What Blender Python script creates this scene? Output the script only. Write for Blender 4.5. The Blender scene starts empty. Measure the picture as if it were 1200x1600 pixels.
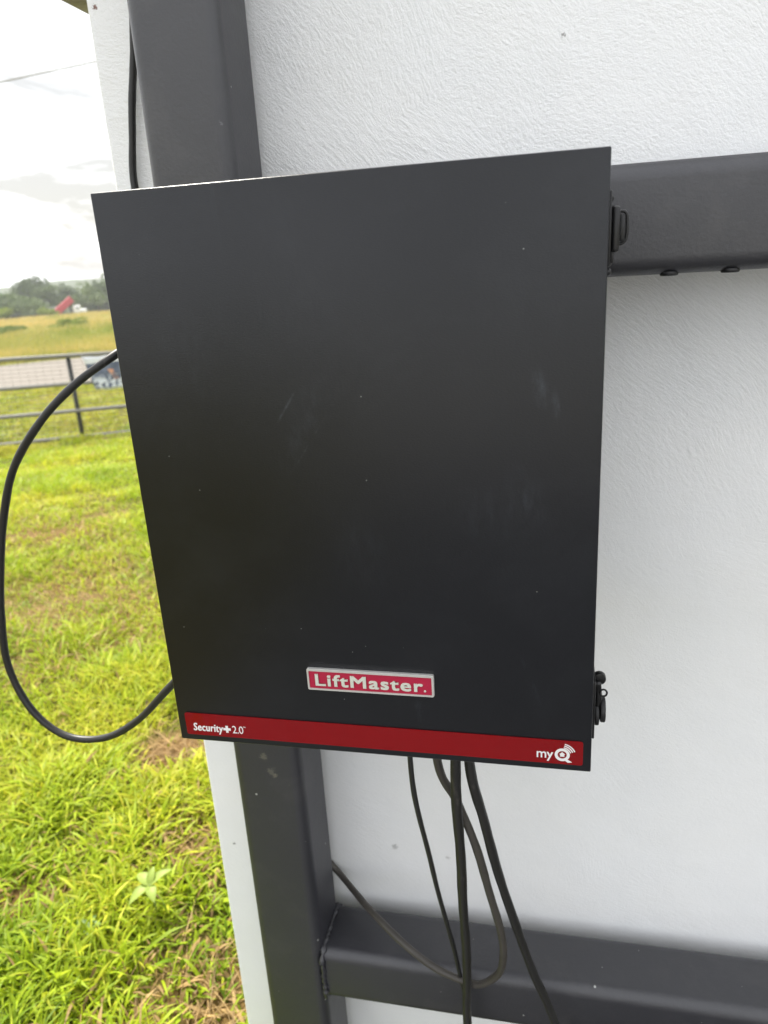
import bpy, bmesh, math, random
import numpy as np
from mathutils import Matrix, Vector
random.seed(7)
rng = np.random.default_rng(11)
sc = bpy.context.scene
col = sc.collection
R_ = math.radians

# ------------------------------------------------------------------ camera
CAM = np.array([0.3607, -0.5843, 1.5039])
CR = np.array([[0.97648932, 0.20738597, -0.05881885],      # right
               [0.01091777, -0.3200875, -0.94732507],      # down
               [-0.21528911, 0.92441065, -0.31482621]])    # forward
FPX = 1168.117
cd = bpy.data.cameras.new('camera')
cam = bpy.data.objects.new('camera', cd)
col.objects.link(cam)
M = Matrix([[CR[0][i], -CR[1][i], -CR[2][i], CAM[i]] for i in range(3)] + [[0, 0, 0, 1]])
cam.matrix_world = M
cd.sensor_fit = 'VERTICAL'
cd.sensor_height = 36.0
cd.lens = 36.0 * FPX / 1600.0
cd.clip_start = 0.02
cd.clip_end = 3000
cd.dof.use_dof = True
cd.dof.focus_distance = 0.72
cd.dof.aperture_fstop = 7.5
sc.camera = cam

# ------------------------------------------------------------------ light
SUN_AZ = Vector((-0.80, 0.62, 0)).normalized()      # horizontal direction towards the sun
SUN_EL = R_(54)
w = bpy.data.worlds.new('World')
sc.world = w
w.use_nodes = True
nt = w.node_tree
nt.nodes.clear()
def N(t, **k):
    n = nt.nodes.new(t)
    for a, b in k.items():
        setattr(n, a, b)
    return n
L = nt.links.new
sky = N('ShaderNodeTexSky', sky_type='NISHITA', sun_disc=False)
sky.sun_elevation = SUN_EL
sky.sun_rotation = math.atan2(SUN_AZ.x, SUN_AZ.y)
sky.air_density = 1.0
sky.dust_density = 3.0
tc = N('ShaderNodeTexCoord')
mp = N('ShaderNodeMapping')
mp.inputs['Scale'].default_value = (1, 1, 2.6)
mp.inputs['Location'].default_value = (0.35, 0.1, 0.2)
L(tc.outputs['Generated'], mp.inputs['Vector'])
n1 = N('ShaderNodeTexNoise')
n1.inputs['Scale'].default_value = 4.2
n1.inputs['Detail'].default_value = 9
n1.inputs['Roughness'].default_value = 0.58
n1.inputs['Distortion'].default_value = 0.5
L(mp.outputs[0], n1.inputs['Vector'])
cr = N('ShaderNodeValToRGB')                         # cloud layer brightness
cr.color_ramp.elements[0].position = 0.41
cr.color_ramp.elements[0].color = (3.9, 3.85, 3.7, 1)
cr.color_ramp.elements[1].position = 0.57
cr.color_ramp.elements[1].color = (13.4, 13.6, 14.0, 1)
L(n1.outputs['Fac'], cr.inputs['Fac'])
mx = N('ShaderNodeMix', data_type='RGBA')
mx.inputs[0].default_value = 0.83                    # a nearly closed cloud cover
L(sky.outputs[0], mx.inputs[6])
L(cr.outputs[0], mx.inputs[7])
bg = N('ShaderNodeBackground')
bg.inputs['Strength'].default_value = 0.1
L(mx.outputs[2], bg.inputs['Color'])
wo = N('ShaderNodeOutputWorld')
L(bg.outputs[0], wo.inputs['Surface'])

sd = bpy.data.lights.new('sun', 'SUN')
sd.energy = 4.5
sd.angle = R_(12)
sd.color = (1.0, 0.95, 0.85)
so = bpy.data.objects.new('sun', sd)
col.objects.link(so)
sdir = Vector((SUN_AZ.x * math.cos(SUN_EL), SUN_AZ.y * math.cos(SUN_EL), math.sin(SUN_EL)))
so.rotation_euler = sdir.to_track_quat('Z', 'Y').to_euler()
so.location = sdir * 30

sc.render.resolution_x, sc.render.resolution_y = 768, 1024
sc.view_settings.view_transform = 'Standard'
sc.view_settings.look = 'None'
sc.view_settings.exposure = 1.03
sc.view_settings.gamma = 1
sc.view_settings.use_curve_mapping = False

# ------------------------------------------------------------------ measuring
def ray(px, py):
    return CR.T @ np.array([(px - 600) / FPX, (py - 800) / FPX, 1.0])
def at(px, py, y):                       # the point of the photograph's ray at depth y
    d = ray(px, py)
    return CAM + d * ((y - CAM[1]) / d[1])
U = np.array([-0.5968, 0.8024])          # horizontal direction out over the lawn
RT = np.array([0.8024, 0.5968])          # to the right of it
TH = math.atan2(RT[1], RT[0])
PROF_S = [-900, 1.3, 11.2, 20, 27, 30, 60, 100, 130, 150, 185, 260, 900]
PROF_Z = [0, 0, -0.576, -0.81, -0.88, -1.10, -1.95, -2.95, -3.55, -4.4, -6.2, -11.5, -24]
def prof(s):
    return np.interp(s, PROF_S, PROF_Z)
def sl(s, l, dz=0.0):                    # s metres out, l metres to the right
    p = CAM[:2] + U * s + RT * l
    return np.array([p[0], p[1], float(prof(s)) + dz])
def s_l(px, py, s):                      # lateral metres and height of a ray s metres out
    d = ray(px, py)
    k = s / (d[:2] @ U)
    return (d[:2] @ RT) * k, CAM[2] + d[2] * k

# ------------------------------------------------------------------ builders
def tag(o, label=None, cat=None, group=None, kind=None):
    if label: o['label'] = label
    if cat: o['category'] = cat
    if group: o['group'] = group
    if kind: o['kind'] = kind
    return o
def empty(name, loc, rz=0.0):
    o = bpy.data.objects.new(name, None)
    col.objects.link(o)
    o.location = loc
    o.rotation_euler = (0, 0, rz)
    o.empty_display_size = 0.05
    return o
def link(name, me, mat, parent=None, smooth=False):
    o = bpy.data.objects.new(name, me)
    col.objects.link(o)
    if mat is not None and not me.materials:
        me.materials.append(mat)
    if smooth is not None:
        me.polygons.foreach_set('use_smooth', [bool(smooth)] * len(me.polygons))
    if parent is not None:
        o.parent = parent
    return o
def mesh(name, v, f):
    me = bpy.data.meshes.new(name)
    me.from_pydata([tuple(p) for p in v], [], f)
    me.update()
    return me
def bm_link(name, bm, mat, parent=None, smooth=True, sharp=40):
    me = bpy.data.meshes.new(name)
    bmesh.ops.recalc_face_normals(bm, faces=bm.faces)
    bm.to_mesh(me)
    bm.free()
    o = link(name, me, mat, parent, smooth)
    if smooth:
        me.set_sharp_from_angle(angle=R_(sharp))
    return o
def bm_box(bm, x0, x1, y0, y1, z0, z1, bev=0.0, seg=2):
    r = bmesh.ops.create_cube(bm, size=1.0)
    for v in r['verts']:
        v.co = Vector((x0 + (v.co.x + .5) * (x1 - x0), y0 + (v.co.y + .5) * (y1 - y0), z0 + (v.co.z + .5) * (z1 - z0)))
    if bev > 0:
        es = list({e for v in r['verts'] for e in v.link_edges})
        bmesh.ops.bevel(bm, geom=es, offset=bev, segments=seg, affect='EDGES', profile=0.5)
def box(name, x0, x1, y0, y1, z0, z1, mat, parent=None, bev=0.0, seg=2):
    bm = bmesh.new()
    bm_box(bm, x0, x1, y0, y1, z0, z1, bev, seg)
    return bm_link(name, bm, mat, parent)
def smooth_path(pts, sub=8):
    P = [np.asarray(p, float) for p in pts]
    P = [2 * P[0] - P[1]] + P + [2 * P[-1] - P[-2]]
    out = []
    for i in range(1, len(P) - 2):
        a, b, c, d = P[i - 1], P[i], P[i + 1], P[i + 2]
        for k in range(sub):
            t = k / sub
            out.append(0.5 * (2 * b + (c - a) * t + (2 * a - 5 * b + 4 * c - d) * t * t + (3 * b - a - 3 * c + d) * t ** 3))
    out.append(P[-2])
    return out
def tube_data(path, r, n=12, v0=0):
    V, F = [], []
    path = [np.asarray(p, float) for p in path]
    rr = r if hasattr(r, '__len__') else [r] * len(path)
    nrm = None
    for i, p in enumerate(path):
        t = path[min(i + 1, len(path) - 1)] - path[max(i - 1, 0)]
        t = t / (np.linalg.norm(t) + 1e-12)
        if nrm is None:
            nrm = np.cross(t, [0.31, 0.17, 0.93])
            if np.linalg.norm(nrm) < 1e-3: nrm = np.cross(t, [1, 0, 0])
        nrm = nrm - t * (nrm @ t)
        nrm /= np.linalg.norm(nrm)
        b = np.cross(t, nrm)
        for k in range(n):
            a = 2 * math.pi * k / n
            V.append(p + rr[i] * (math.cos(a) * nrm + math.sin(a) * b))
    for i in range(len(path) - 1):
        for k in range(n):
            F.append((v0 + i * n + k, v0 + i * n + (k + 1) % n, v0 + (i + 1) * n + (k + 1) % n, v0 + (i + 1) * n + k))
    F.append(tuple(v0 + k for k in range(n))[::-1])
    F.append(tuple(v0 + (len(path) - 1) * n + k for k in range(n)))
    return V, F
def tube(name, path, r, mat, parent=None, n=12):
    v, f = tube_data(path, r, n)
    return link(name, mesh(name, v, f), mat, parent, True)
def cyl_bm(bm, c, axis, r, h, n=20, bev=0.0):
    m = Vector(axis).to_track_quat('Z', 'Y').to_matrix().to_4x4()
    m.translation = Vector(c)
    g = bmesh.ops.create_cone(bm, cap_ends=True, segments=n, radius1=r, radius2=r, depth=h, matrix=m)
    if bev:
        ed = [e for e in {e for v in g['verts'] for e in v.link_edges} if any(len(f.verts) > 4 for f in e.link_faces)]
        bmesh.ops.bevel(bm, geom=ed, offset=bev, segments=2, affect='EDGES', profile=0.5)
def rrect(x0, x1, z0, z1, r, n=5):
    pts = []
    for cx, cz, a0 in ((x1 - r, z1 - r, 0), (x0 + r, z1 - r, 90), (x0 + r, z0 + r, 180), (x1 - r, z0 + r, 270)):
        for k in range(n + 1):
            a = R_(a0 + 90 * k / n)
            pts.append((cx + r * math.cos(a), cz + r * math.sin(a)))
    return pts
def plate(name, pts, y_front, y_back, mat, parent, holes=None):   # outline in x,z extruded along y
    n = len(pts)
    v = [(x, y_front, z) for x, z in pts] + [(x, y_back, z) for x, z in pts]
    f = [tuple(range(n)), tuple(range(2 * n - 1, n - 1, -1))]
    f += [(i, i + n, (i + 1) % n + n, (i + 1) % n) for i in range(n)]
    me = mesh(name, v, f)
    bm = bmesh.new(); bm.from_mesh(me)
    bpy.data.meshes.remove(me)
    return bm_link(name, bm, mat, parent, False)

# ------------------------------------------------------------------ materials
class G:
    def __init__(s, name):
        s.m = bpy.data.materials.new(name)
        s.m.use_nodes = True
        s.t = s.m.node_tree
        s.b = s.t.nodes['Principled BSDF']
        s.o = s.t.nodes['Material Output']
    def n(s, t, ins=None, **k):
        n = s.t.nodes.new(t)
        for a, b in k.items(): setattr(n, a, b)
        for a, b in (ins or {}).items(): s.set(n.inputs[a], b)
        return n
    def set(s, sock, v):
        if isinstance(v, bpy.types.NodeSocket): s.t.links.new(v, sock)
        else: sock.default_value = v
    def pos(s, scale=(1, 1, 1), rot=(0, 0, 0), loc=(0, 0, 0)):
        g = s.n('ShaderNodeNewGeometry')
        return s.n('ShaderNodeMapping', {'Vector': g.outputs['Position'], 'Scale': scale, 'Rotation': rot, 'Location': loc}).outputs[0]
    def noise(s, scale, detail=4, rough=0.5, vec=None, dist=0.0, out='Fac'):
        n = s.n('ShaderNodeTexNoise', {'Scale': scale, 'Detail': detail, 'Roughness': rough, 'Distortion': dist, 'Vector': vec if vec is not None else s.pos()})
        return n.outputs[out]
    def ramp(s, fac, stops, interp='LINEAR'):
        r = s.n('ShaderNodeValToRGB', {'Fac': fac})
        r.color_ramp.interpolation = interp
        e = r.color_ramp.elements
        while len(e) < len(stops): e.new(0.5)
        for el, (p, c) in zip(e, stops):
            el.position = p
            el.color = tuple(c) + (1,) if len(c) == 3 else tuple(c)
        return r.outputs[0]
    def step(s, fac, a, b):
        return s.n('ShaderNodeMapRange', {'Value': fac, 'From Min': a, 'From Max': b}).outputs[0]
    def math(s, op, a, b=0.0, clamp=False):
        return s.n('ShaderNodeMath', {0: a, 1: b}, operation=op, use_clamp=clamp).outputs[0]
    def mix(s, f, a, b):
        n = s.n('ShaderNodeMix', data_type='RGBA')
        s.set(n.inputs[0], f); s.set(n.inputs[6], a); s.set(n.inputs[7], b)
        return n.outputs[2]
    def bump(s, h, strength=0.3, dist=0.001, prev=None):
        n = s.n('ShaderNodeBump', {'Height': h, 'Strength': strength, 'Distance': dist})
        if prev is not None: s.set(n.inputs['Normal'], prev)
        return n.outputs[0]
    def fin(s, color=None, rough=None, normal=None, **k):
        if color is not None: s.set(s.b.inputs['Base Color'], color)
        if rough is not None: s.set(s.b.inputs['Roughness'], rough)
        if normal is not None: s.set(s.b.inputs['Normal'], normal)
        for a, b in k.items(): s.set(s.b.inputs[a.replace('_', ' ')], b)
        return s.m
def rgb(r, g, b): return (r, g, b, 1)

def plain(name, c, rough=0.5, var=0.25, scale=30, metal=0.0, bump=0.0):
    g = G(name)
    n = g.noise(scale, 5, 0.6)
    c2 = tuple(x * (1 - var) for x in c)
    nm = g.bump(g.noise(scale * 8, 3), bump, 0.001) if bump else None
    return g.fin(g.mix(n, rgb(*c2), rgb(*c)), g.math('ADD', g.math('MULTIPLY', n, 0.15), rough - 0.07), nm, Metallic=metal)

def specks(g, scale, radius, keep, vec=None):     # rare pin-prick chips
    v = g.n('ShaderNodeTexVoronoi', {'Scale': scale, 'Vector': vec if vec is not None else g.pos()})
    near = g.math('LESS_THAN', v.outputs['Distance'], radius)
    sep = g.n('ShaderNodeSeparateColor', {'Color': v.outputs['Color']})
    return g.math('MULTIPLY', near, g.math('GREATER_THAN', sep.outputs[0], keep))

def spots(g, c, lst):                              # single stains, each where it sits on the thing
    wob = g.math('MULTIPLY', g.math('SUBTRACT', g.noise(330, 3, 0.75), 0.5), 3.2)
    for q, r_, colr, k in lst:
        dd = g.n('ShaderNodeVectorMath', {0: g.pos(), 1: tuple(q)}, operation='DISTANCE').outputs['Value']
        c = g.mix(g.math('MULTIPLY', g.step(g.math('ADD', g.math('DIVIDE', dd, r_), wob), 1.0, 0.45), k), c, rgb(*colr))
    return c
WALL_SPOTS = [(at(148, 11, 0.342), .0038, (0.16, 0.06, 0.035), .9), (at(617, 1323, 0.342), .006, (0.3, 0.3, 0.29), .6), (at(366, 1318, 0.342), .0028, (0.12, 0.11, 0.1), .8), (at(880, 54, 0.342), .003, (0.2, 0.19, 0.18), .7), (at(700, 1340, 0.342), .004, (0.4, 0.39, 0.37), .5)]
FRAME_SPOTS = [(at(411, 1182, 0.222), .006, (0.16, 0.15, 0.11), .5), (at(424, 1206, 0.222), .007, (0.15, 0.14, 0.11), .45), (at(429, 1212, 0.222), .004, (0.2, 0.18, 0.13), .5), (at(920, 1546, 0.224), .004, (0.7, 0.7, 0.66), .9), (at(1052, 1552, 0.224), .002, (0.6, 0.6, 0.56), .8), (at(872, 1520, 0.23), .002, (0.6, 0.6, 0.56), .8), (at(345, 192, 0.222), .003, (0.3, 0.3, 0.32), .4)]
def m_stucco():
    g = G('white_stucco')
    p = g.pos()
    sep = g.n('ShaderNodeSeparateXYZ', {'Vector': p})
    wob = g.noise(5.0, 3, 0.5, out='Color')
    pw = g.n('ShaderNodeVectorMath', {0: p, 1: g.n('ShaderNodeVectorMath', {0: wob, 'Scale': 0.05}, operation='SCALE').outputs[0]}, operation='ADD').outputs[0]
    vor = g.n('ShaderNodeTexVoronoi', {'Scale': 2.6, 'Vector': pw})
    d = g.n('ShaderNodeVectorMath', {0: pw, 1: vor.outputs['Position']}, operation='SUBTRACT').outputs[0]
    d = g.n('ShaderNodeVectorMath', {0: d, 1: (0.26, 0.0, 0.30)}, operation='ADD').outputs[0]
    ds = g.n('ShaderNodeSeparateXYZ', {'Vector': d})
    rad = g.math('SQRT', g.math('ADD', g.math('MULTIPLY', ds.outputs[0], ds.outputs[0]), g.math('MULTIPLY', ds.outputs[2], ds.outputs[2])))
    ang = g.math('ARCTAN2', ds.outputs[2], ds.outputs[0])
    cv = g.n('ShaderNodeCombineXYZ', {0: g.math('MULTIPLY', rad, 1.0), 1: g.math('MULTIPLY', ang, 0.11), 2: g.math('MULTIPLY', vor.outputs['Distance'], 0.05)}).outputs[0]
    strokes = g.noise(290, 4, 0.64, vec=cv)
    grain = g.noise(430, 4, 0.65)
    blob = g.noise(140, 3, 0.55, dist=0.8)
    patch = g.step(g.noise(4.5, 3, 0.5), 0.35, 0.65)
    up = g.step(sep.outputs[2], 1.05, 1.55)                     # the upper coat was left coarser
    amt = g.math('ADD', 0.30, g.math('MULTIPLY', up, 0.62))
    h = g.math('ADD', g.math('MULTIPLY', strokes, g.math('ADD', 0.35, g.math('MULTIPLY', patch, 1.0))),
               g.math('ADD', g.math('MULTIPLY', grain, 0.55), g.math('MULTIPLY', blob, 0.6)))
    nm = g.bump(h, g.math('MULTIPLY', amt, 0.62), 0.0030)
    nm = g.bump(g.noise(9, 2), 0.25, 0.012, nm)
    tint = g.noise(3.0, 5, 0.6)
    c = g.mix(g.step(tint, 0.35, 0.7), rgb(0.82, 0.83, 0.84), rgb(0.86, 0.86, 0.855))
    dirt = g.math('MULTIPLY', g.step(g.noise(1.6, 6, 0.7, dist=0.6), 0.56, 0.74), 0.22)
    c = g.mix(dirt, c, rgb(0.60, 0.575, 0.52))
    c = g.mix(specks(g, 11, 0.018, 0.72), c, rgb(0.16, 0.14, 0.12))
    c = g.mix(specks(g, 26, 0.02, 0.9), c, rgb(0.3, 0.27, 0.24))
    c = spots(g, c, WALL_SPOTS)
    return g.fin(c, 0.62, nm, **{'Specular_IOR_Level': 0.35})

SMEARS = [tuple(at(px, py, 0)[[0, 2]]) + t for px, py, t in ((843, 603, (18, .022, .008, 0.176)), (869, 634, (8, .016, .004, 0.209)), (820, 775, (20, .03, .02, 0.088)), (760, 800, (25, .03, .03, 0.055)), (470, 670, (-30, .05, .018, 0.077)), (445, 640, (-35, .02, .0015, 0.275)), (485, 690, (-35, .025, .0012, 0.248)), (655, 1110, (5, .016, .004, 0.165)), (830, 1065, (20, .03, .003, 0.110)), (560, 860, (15, .05, .03, 0.039)), (300, 560, (10, .05, .03, 0.033)))]
def m_box_paint():
    g = G('black_powder_coat')
    p = g.pos()
    n = g.noise(14, 4, 0.6)
    c = g.mix(n, rgb(0.0024, 0.0032, 0.0056), rgb(0.0042, 0.0050, 0.0078))
    # wiped dust and scuffs, long in one slanting direction
    sc1 = g.noise(60, 5, 0.7, vec=g.pos((1, 1, 0.07), (0, R_(-28), 0)))
    area = g.step(g.noise(5.5, 3, 0.5, vec=g.pos(loc=(3.1, 0, 1.7))), 0.56, 0.72)
    scuff = g.math('MULTIPLY', g.math('MULTIPLY', g.step(sc1, 0.6, 0.82), area), 0.28)
    c = g.mix(scuff, c, rgb(0.12, 0.13, 0.14))
    dust = g.math('MULTIPLY', g.step(g.noise(7, 6, 0.75, dist=0.4), 0.5, 0.8), 0.045)
    c = g.mix(dust, c, rgb(0.13, 0.14, 0.155))
    # hand smears and rubbed places, each with its own shape
    grit = g.step(g.noise(120, 4, 0.7, vec=g.pos((1, 1, 0.35), (0, R_(-25), 0))), 0.42, 0.7)
    for qx_, qz_, an_, ln_, wd_, st_ in SMEARS:
        q = g.n('ShaderNodeVectorMath', {0: p, 1: (qx_, 0, qz_)}, operation='SUBTRACT').outputs[0]
        q = g.n('ShaderNodeVectorRotate', {'Vector': q, 'Angle': R_(an_)}, rotation_type='Y_AXIS').outputs[0]
        q = g.n('ShaderNodeVectorMath', {0: q, 1: (1 / wd_, 0, 1 / ln_)}, operation='MULTIPLY').outputs[0]
        q = g.n('ShaderNodeVectorMath', {0: q}, operation='LENGTH').outputs['Value']
        q = g.math('ADD', q, g.math('MULTIPLY', g.math('SUBTRACT', g.noise(45, 4, 0.7), 0.5), 1.1))
        c = g.mix(g.math('MULTIPLY', g.math('MULTIPLY', g.step(q, 1.0, 0.2), grit), st_), c, rgb(0.15, 0.17, 0.21))
    v = g.pos((1, 0.3, 0.55), (0, R_(20), 0))
    c = g.mix(g.math('MULTIPLY', specks(g, 34, 0.034, 0.74, v), 0.9), c, rgb(0.55, 0.54, 0.5))
    c = g.mix(g.math('MULTIPLY', specks(g, 85, 0.045, 0.88), 0.5), c, rgb(0.4, 0.4, 0.38))
    ro = g.math('ADD', 0.25, g.math('MULTIPLY', g.noise(9, 5, 0.65), 0.12))
    ro = g.math('ADD', ro, g.math('MULTIPLY', scuff, 0.5))
    nm = g.bump(g.noise(420, 3, 0.55, vec=g.pos((1, 1, 2.2))), 0.16, 0.0008)
    nm = g.bump(g.noise(7, 2), 0.05, 0.01, nm)
    return g.fin(c, ro, nm, **{'Specular_IOR_Level': 0.45})

def m_frame_paint():
    g = G('charcoal_steel_paint')
    n = g.noise(6, 5, 0.65)
    c = g.mix(n, rgb(0.010, 0.010, 0.0145), rgb(0.018, 0.018, 0.025))
    dust = g.math('MULTIPLY', g.step(g.noise(11, 6, 0.75, dist=0.5), 0.5, 0.78), 0.12)
    c = g.mix(dust, c, rgb(0.16, 0.15, 0.14))
    run = g.noise(24, 5, 0.7, vec=g.pos((1, 1, 0.12)))
    c = g.mix(g.math('MULTIPLY', g.step(run, 0.62, 0.8), 0.25), c, rgb(0.02, 0.02, 0.022))
    c = g.mix(g.math('MULTIPLY', specks(g, 30, 0.055, 0.80), 0.8), c, rgb(0.5, 0.5, 0.47))
    c = g.mix(g.math('MULTIPLY', specks(g, 70, 0.05, 0.93), 0.7), c, rgb(0.42, 0.42, 0.4))
    c = spots(g, c, FRAME_SPOTS)
    peel = g.step(g.noise(42, 6, 0.75, dist=1.2), 0.70, 0.73)
    c = g.mix(g.math('MULTIPLY', peel, 0.5), c, rgb(0.13, 0.12, 0.09))
    nm = g.bump(g.noise(260, 4, 0.6), 0.3, 0.0014)
    nm = g.bump(g.noise(40, 3, 0.5), 0.12, 0.002, nm)
    return g.fin(c, g.math('ADD', 0.38, g.math('MULTIPLY', n, 0.2)), nm, Specular_IOR_Level=0.95)

def m_cable():
    g = G('black_cable_sheath')
    n = g.noise(40, 5, 0.7)
    c = g.mix(n, rgb(0.008, 0.008, 0.008), rgb(0.018, 0.017, 0.016))
    c = g.mix(g.math('MULTIPLY', g.step(g.noise(55, 6, 0.75, vec=g.pos((1, 1, 0.4))), 0.6, 0.78), 0.45), c, rgb(0.16, 0.14, 0.12))
    return g.fin(c, g.math('ADD', 0.36, g.math('MULTIPLY', n, 0.2)), g.bump(g.noise(120, 3), 0.15, 0.001))

def m_grey_cable():
    g = G('weathered_cable_sheath')
    n = g.noise(35, 5, 0.7)
    c = g.mix(n, rgb(0.028, 0.025, 0.022), rgb(0.07, 0.062, 0.052))
    return g.fin(c, 0.5, g.bump(g.noise(120, 3), 0.2, 0.001))

def m_strip():
    g = G('red_label_film')
    n = g.noise(22, 4, 0.6)
    c = g.mix(n, rgb(0.18, 0.0015, 0.0035), rgb(0.24, 0.0025, 0.0045))
    c = g.mix(g.math('MULTIPLY', specks(g, 60, 0.04, 0.93), 0.7), c, rgb(0.6, 0.5, 0.48))
    nm = g.bump(g.noise(16, 3, 0.6, dist=0.5), 0.3, 0.006)
    return g.fin(c, 0.12, nm, Specular_IOR_Level=0.3)

def m_attr_leaf(name, rough=0.5, trans=0.35):
    g = G(name)
    a = g.n('ShaderNodeVertexColor', layer_name='Col')
    g.fin(a.outputs['Color'], rough, Specular_IOR_Level=0.18)
    tr = g.n('ShaderNodeBsdfTranslucent', {'Color': a.outputs['Color']})
    mxs = g.n('ShaderNodeMixShader', {0: trans})
    g.t.links.new(g.b.outputs[0], mxs.inputs[1])
    g.t.links.new(tr.outputs[0], mxs.inputs[2])
    g.t.links.new(mxs.outputs[0], g.o.inputs['Surface'])
    return g.m

PATCH = [(-0.31, 0.46, 0.20, 0.62), (-0.86, 1.40, 0.14, 0.8), (-2.3, 2.75, 0.75, 0.5), (-1.75, 2.5, 0.4, 0.45), (-0.62, 0.95, 0.10, 0.7), (-3.3, 4.1, 0.6, 0.5), (-0.95, 0.72, 0.12, 0.6)]
def m_ground():
    g = G('lawn_soil')
    p = g.pos()
    # distance out over the land
    sdist = g.n('ShaderNodeVectorMath', {0: p, 1: (U[0], U[1], 0)}, operation='DOT_PRODUCT').outputs['Value']
    a = g.noise(2.6, 6, 0.65, dist=0.3)
    b = g.noise(38, 5, 0.7)
    soil = g.mix(b, rgb(0.09, 0.042, 0.018), rgb(0.27, 0.15, 0.062))
    that = g.mix(b, rgb(0.060, 0.060, 0.014), rgb(0.16, 0.145, 0.030))
    near = g.mix(g.step(a, 0.55, 0.72), that, soil)
    wob = g.math('MULTIPLY', g.noise(6, 4, 0.6), 0.9)
    for px_, py_, pr_, k_p in PATCH:
        dd = g.n('ShaderNodeVectorMath', {0: p, 1: (px_, py_, 0)}, operation='DISTANCE').outputs['Value']
        q = g.math('ADD', g.math('DIVIDE', dd, pr_), wob)
        near = g.mix(g.math('MULTIPLY', g.step(q, 1.75, 1.1), k_p), near, soil)
    f1 = g.noise(0.10, 5, 0.6)
    f2 = g.noise(1.1, 5, 0.7)
    fld = g.mix(g.step(f1, 0.4, 0.62), rgb(0.20, 0.22, 0.035), rgb(0.38, 0.30, 0.085))
    fld = g.mix(g.math('MULTIPLY', f2, 0.5), fld, rgb(0.12, 0.15, 0.025))
    c = g.mix(g.step(sdist, 17.0, 24.0), near, fld)
    nm = g.bump(g.noise(60, 5, 0.7), 0.8, 0.02)
    return g.fin(c, 0.9, nm, Specular_IOR_Level=0.1)

def m_road():
    g = G('pale_dirt_road')
    b = g.noise(3, 6, 0.7)
    c = g.mix(b, rgb(0.165, 0.148, 0.128), rgb(0.225, 0.205, 0.18))
    return g.fin(c, 0.9, g.bump(g.noise(20, 4), 0.4, 0.02), Specular_IOR_Level=0.1)

def m_coping():
    g = G('weathered_coping')
    a = g.noise(14, 6, 0.7, dist=0.6)
    c = g.ramp(a, [(0.3, (0.15, 0.13, 0.125)), (0.5, (0.29, 0.265, 0.26)), (0.7, (0.40, 0.38, 0.375))])
    return g.fin(c, 0.85, g.bump(g.noise(60, 5, 0.7), 0.6, 0.004))

def m_crown(name, c1, c2):
    g = G(name)
    o = g.n('ShaderNodeObjectInfo')
    n = g.noise(0.55, 4, 0.65)
    n2 = g.noise(3.5, 2, 0.6)
    f = g.math('ADD', g.math('MULTIPLY', n, 0.6), g.math('MULTIPLY', n2, 0.4))
    c = g.mix(g.step(f, 0.35, 0.65), rgb(*c1), rgb(*c2))
    g.fin(c, 0.6, Specular_IOR_Level=0.25)
    tr = g.n('ShaderNodeBsdfTranslucent', {'Color': c})
    mxs = g.n('ShaderNodeMixShader', {0: 0.25})
    g.t.links.new(g.b.outputs[0], mxs.inputs[1])
    g.t.links.new(tr.outputs[0], mxs.inputs[2])
    g.t.links.new(mxs.outputs[0], g.o.inputs['Surface'])
    return g.m

def m_banner():
    g = G('printed_banner')
    tcn = g.n('ShaderNodeTexCoord')
    se = g.n('ShaderNodeSeparateXYZ', {'Vector': tcn.outputs['Object']})
    x, z = se.outputs[0], se.outputs[2]
    blobs = g.noise(9, 3, 0.6, vec=tcn.outputs['Object'], dist=0.6)
    c = g.mix(g.step(blobs, 0.4, 0.6), rgb(0.07, 0.085, 0.14), rgb(0.14, 0.17, 0.26))
    low = g.math('MULTIPLY', g.step(z, 0.24, 0.14), g.step(g.noise(11, 2, 0.5, vec=tcn.outputs['Object'], dist=1.0), 0.46, 0.52))
    c = g.mix(low, c, rgb(0.62, 0.66, 0.74))
    dx = g.math('ABSOLUTE', g.math('SUBTRACT', x, g.math('SUBTRACT', -0.20, g.math('MULTIPLY', z, 0.5))))
    og = g.math('MULTIPLY', g.math('MULTIPLY', g.math('LESS_THAN', dx, 0.035), g.step(blobs, 0.40, 0.52)), g.math('MULTIPLY', g.math('GREATER_THAN', z, 0.14), g.math('LESS_THAN', z, 0.29)))
    c = g.mix(og, c, rgb(0.60, 0.30, 0.20))
    c = g.mix(g.math('GREATER_THAN', z, 0.385), c, rgb(0.66, 0.68, 0.72))
    c = g.mix(g.math('LESS_THAN', z, 0.03), c, rgb(0.5, 0.53, 0.6))
    return g.fin(c, 0.5)

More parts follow.
